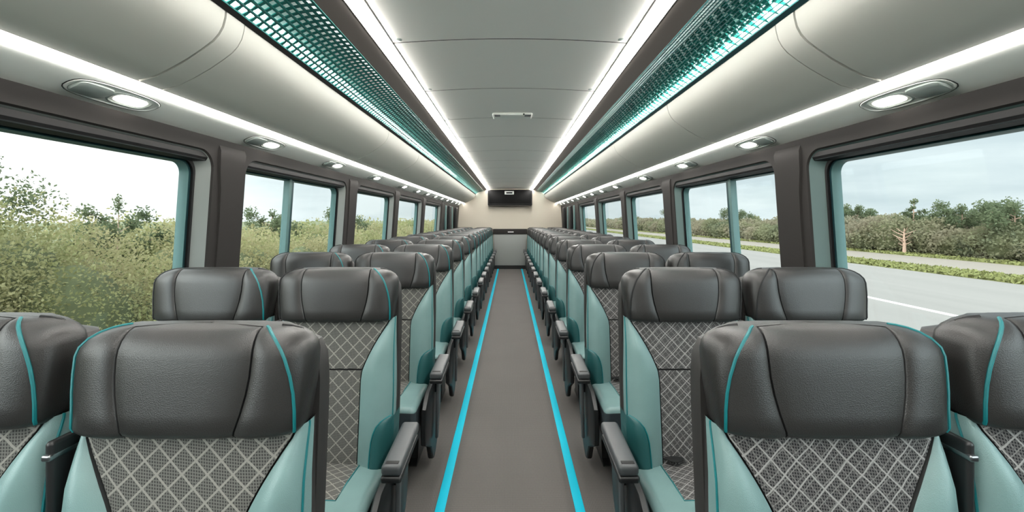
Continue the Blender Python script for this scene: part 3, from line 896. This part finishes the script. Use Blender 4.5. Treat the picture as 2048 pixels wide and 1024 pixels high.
def tree(name, x, y, top, rad, label, n=2500, size=.07, mat='leafT', conic=False, bare=False, trunk_r=.05, bark='bark', fol_lo=.45):
    root = empty(name, (x, y, ZR)); H = EYE+top-ZR
    t = MB(); t.tube([(0, 0, 0), (.04*H*.2, .02, H*.35), (-.03, 0, H*.65), (0, 0, H*.97)], [trunk_r, trunk_r*.8, trunk_r*.5, trunk_r*.15], 0, 7)
    t.build('trunk', M[bark], root)
    br = MB(); tips = []
    for k in range(13):
        f = fol_lo*.8+(.92-fol_lo*.8)*k/12; a = k*2.4+rng.uniform(0, .6); L = rad*((1-f)*1.5+.15 if conic else random.uniform(.6, 1.0)*math.sin(PI*clamp((f-fol_lo*.7)/(1.12-fol_lo*.7)))**.6)
        p0 = Vector((0, 0, H*f*.9)); p1 = p0+Vector((math.cos(a)*L, math.sin(a)*L, L*(.15 if conic else .55)))
        mid = (p0+p1)/2+Vector((0, 0, -.05*L))
        br.tube([p0, mid, p1], [trunk_r*.35, trunk_r*.25, trunk_r*.08], 0, 5); tips.append((mid, L*.35)); tips.append((p1, L*.42))
    br.build('branches', M[bark], root)
    if not bare:
        bl = [(p.x, p.y, p.z, max(.08, r*.9), max(.08, r*.9), max(.08, r*.85)) for p, r in tips]
        bl.append((0, 0, H*.95, rad*.16, rad*.16, H*.06))
        V = leaves(n, blob_sampler(bl, True), size, rng)
        leaf_obj('foliage', V, M[mat], parent=root)
    return tag(root, label, 'tree')
tree('tree', -6.3, 4.2, 1.05, 1.2, 'tall loose green tree at far left beyond the first left window', 11000, .022, trunk_r=.03, fol_lo=.3)
tree('tree', -6.9, 7.5, .42, .62, 'small round feathery tree in the middle of the first left window', 5000, .028, trunk_r=.025)
tree('tree', -7.5, 13.4, .30, .9, 'bushy tree by the near edge of the divided left window', 5000, .04)
tree('tree', -7.6, 19.8, .25, 1.1, 'low tree past the divider of the second left window', 4500, .05)

# right: scrub belt beyond the road
blobs = []
y = 8
while y < 330:
    for xx in (31, 34, 38):
        h = random.uniform(1.7, 2.6)*(1+.12*math.sin(y*.21))+(xx-31)*.05
        r = random.uniform(1.2, 2.2)
        blobs.append((xx+random.uniform(-1, 1), y+random.uniform(-1, 1), ZR+h*.42, r, r*1.15, h*.6))
    y += 1.6 if y < 120 else 3.2
V = leaves(320000, blob_sampler(blobs, near=True), .0026, rng, True)
scrub = tag(leaf_obj('scrub_foliage', V, M['leafR']), 'grey-green scrub thicket beyond the road outside right windows', 'scrub', kind='stuff')
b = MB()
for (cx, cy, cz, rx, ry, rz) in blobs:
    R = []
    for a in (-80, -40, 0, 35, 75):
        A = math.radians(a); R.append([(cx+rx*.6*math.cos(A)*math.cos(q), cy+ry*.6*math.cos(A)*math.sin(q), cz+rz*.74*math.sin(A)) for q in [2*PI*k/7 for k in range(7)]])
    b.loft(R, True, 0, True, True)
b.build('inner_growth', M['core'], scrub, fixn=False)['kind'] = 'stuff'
RT = [(32.5, 34.2, 1.7, 1.5, True, 'tall pointed conifer in the scrub, centre of first right window'),
      (33, 31.0, 1.0, 1.6, False, 'ragged tree just right of the tall conifer in first right window'),
      (34, 41.5, 1.2, 1.5, False, 'twin-topped tree left of the tall conifer in first right window'),
      (31.5, 26.5, .95, 1.9, False, 'broad tree at the far right edge of first right window'),
      (33, 62, 1.3, 2.0, False, 'tree right of the divider in the second right window'),
      (34, 88, 1.7, 2.4, False, 'tree left of the divider in the second right window'),
      (33, 118, 3.6, 2.2, True, 'dark conifer showing in the third right window')]
for x, y, top, rad, con, lab in RT:
    tree('conifer_tree' if con else 'scrub_tree', x, y, top, rad, lab, 6000, .085, 'leafT', con, trunk_r=.09)
tree('bare_tree', 29.6, 31.9, -.55, .9, 'pale bare forked trunk standing before the scrub below the conifer', bare=True, trunk_r=.13, fol_lo=.35)
b = MB(); b.rbox(-.05, .05, -.05, .05, 0, 1.0, .015); o = b.build('marker_post', M['white'], loc=(28.2, 37.5, ZR-.01)); tag(o, 'thin white roadside marker post near edge of first right window', 'post')
# grass verges
gv = []
for x0, x1, n in ((20.2, 22.6, 26000), (28.5, 30.2, 12000)):
    def smp(n, x0=x0, x1=x1):
        yy = 10+170*rng.random(n)**1.7
        return np.stack([rng.uniform(x0, x1, n), yy, np.full(n, ZR+.03)+rng.uniform(0, .08, n)], 1)
    gv.append(leaves(n, smp, .12, rng))
struct(plane('verge', 20.2, 22.6, -60, 600, ZR+.01, M['verge']))
struct(plane('verge_far', 28.5, 31, -60, 600, ZR+.01, M['verge']))
tag(leaf_obj('verge_grass', np.concatenate(gv), M['verge']), 'yellow-green grass blades on the verge beside the road', 'grass', kind='stuff')

# ------------------------------------------------------------------ world, camera
w = bpy.data.worlds.new('overcast'); SC.world = w; w.use_nodes = True
nt = w.node_tree; n = N(nt); bg = nt.nodes['Background']
tc = n.node('ShaderNodeTexCoord')
mp = n.node('ShaderNodeMapping'); mp.inputs['Scale'].default_value = (1, 1, 5); n.link(tc.outputs['Generated'], mp.inputs[0])
t = n.noise(2.6, 6, mp.outputs[0], .55)
cr = n.node('ShaderNodeValToRGB'); n.link(t.outputs[0], cr.inputs[0])
cr.color_ramp.elements[0].position = .36; cr.color_ramp.elements[0].color = (.64, .72, .76, 1)
cr.color_ramp.elements[1].position = .62; cr.color_ramp.elements[1].color = (.86, .92, .94, 1)
# brighter towards the hidden sun on the left
sp = n.node('ShaderNodeSeparateXYZ'); n.link(tc.outputs['Generated'], sp.inputs[0])
el = n.math('ADD', 1, n.math('MULTIPLY', n.math('POWER', n.math('MAXIMUM', sp.outputs[2], 0), 1.5), 1.3))
gl = n.math('MULTIPLY', n.math('ADD', n.math('MULTIPLY', sp.outputs[0], -1), -.42), 2.4)
cl = n.node('ShaderNodeClamp'); n.link(gl, cl.inputs[0])
c = n.mix(cl.outputs[0], cr.outputs[0], (1.7, 1.68, 1.64, 1))
n.link(c, bg.inputs[0]); # added sky brightness behind the camera, out of view, to lift the window seats
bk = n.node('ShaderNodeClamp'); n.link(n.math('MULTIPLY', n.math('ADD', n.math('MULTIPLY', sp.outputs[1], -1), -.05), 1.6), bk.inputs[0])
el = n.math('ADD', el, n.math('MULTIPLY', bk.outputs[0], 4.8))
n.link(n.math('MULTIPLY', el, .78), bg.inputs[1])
sd = bpy.data.lights.new('soft_sun', 'SUN'); sd.energy = .5; sd.angle = math.radians(25); sd.color = (1, .96, .9)
so = bpy.data.objects.new('soft_sun', sd); COL.objects.link(so); so.rotation_euler = (math.radians(38), math.radians(-28), 0)

cam = bpy.data.cameras.new('camera'); co = bpy.data.objects.new('camera', cam); COL.objects.link(co)
co.location = (0, 0, EYE); co.rotation_euler = (PI/2, 0, 0)
cam.sensor_width = 36; cam.lens = 850/2048*36
cam.shift_x = 4/2048; cam.shift_y = -72/2048; cam.clip_start = .02; cam.clip_end = 2000
SC.camera = co
SC.view_settings.view_transform = 'Standard'; SC.view_settings.look = 'None'
SC.view_settings.gamma = 1; SC.view_settings.exposure = .6; SC.view_settings.use_curve_mapping = False
SC.cycles.use_denoising = True
SC.cycles.max_bounces = 10; SC.cycles.transparent_max_bounces = 16
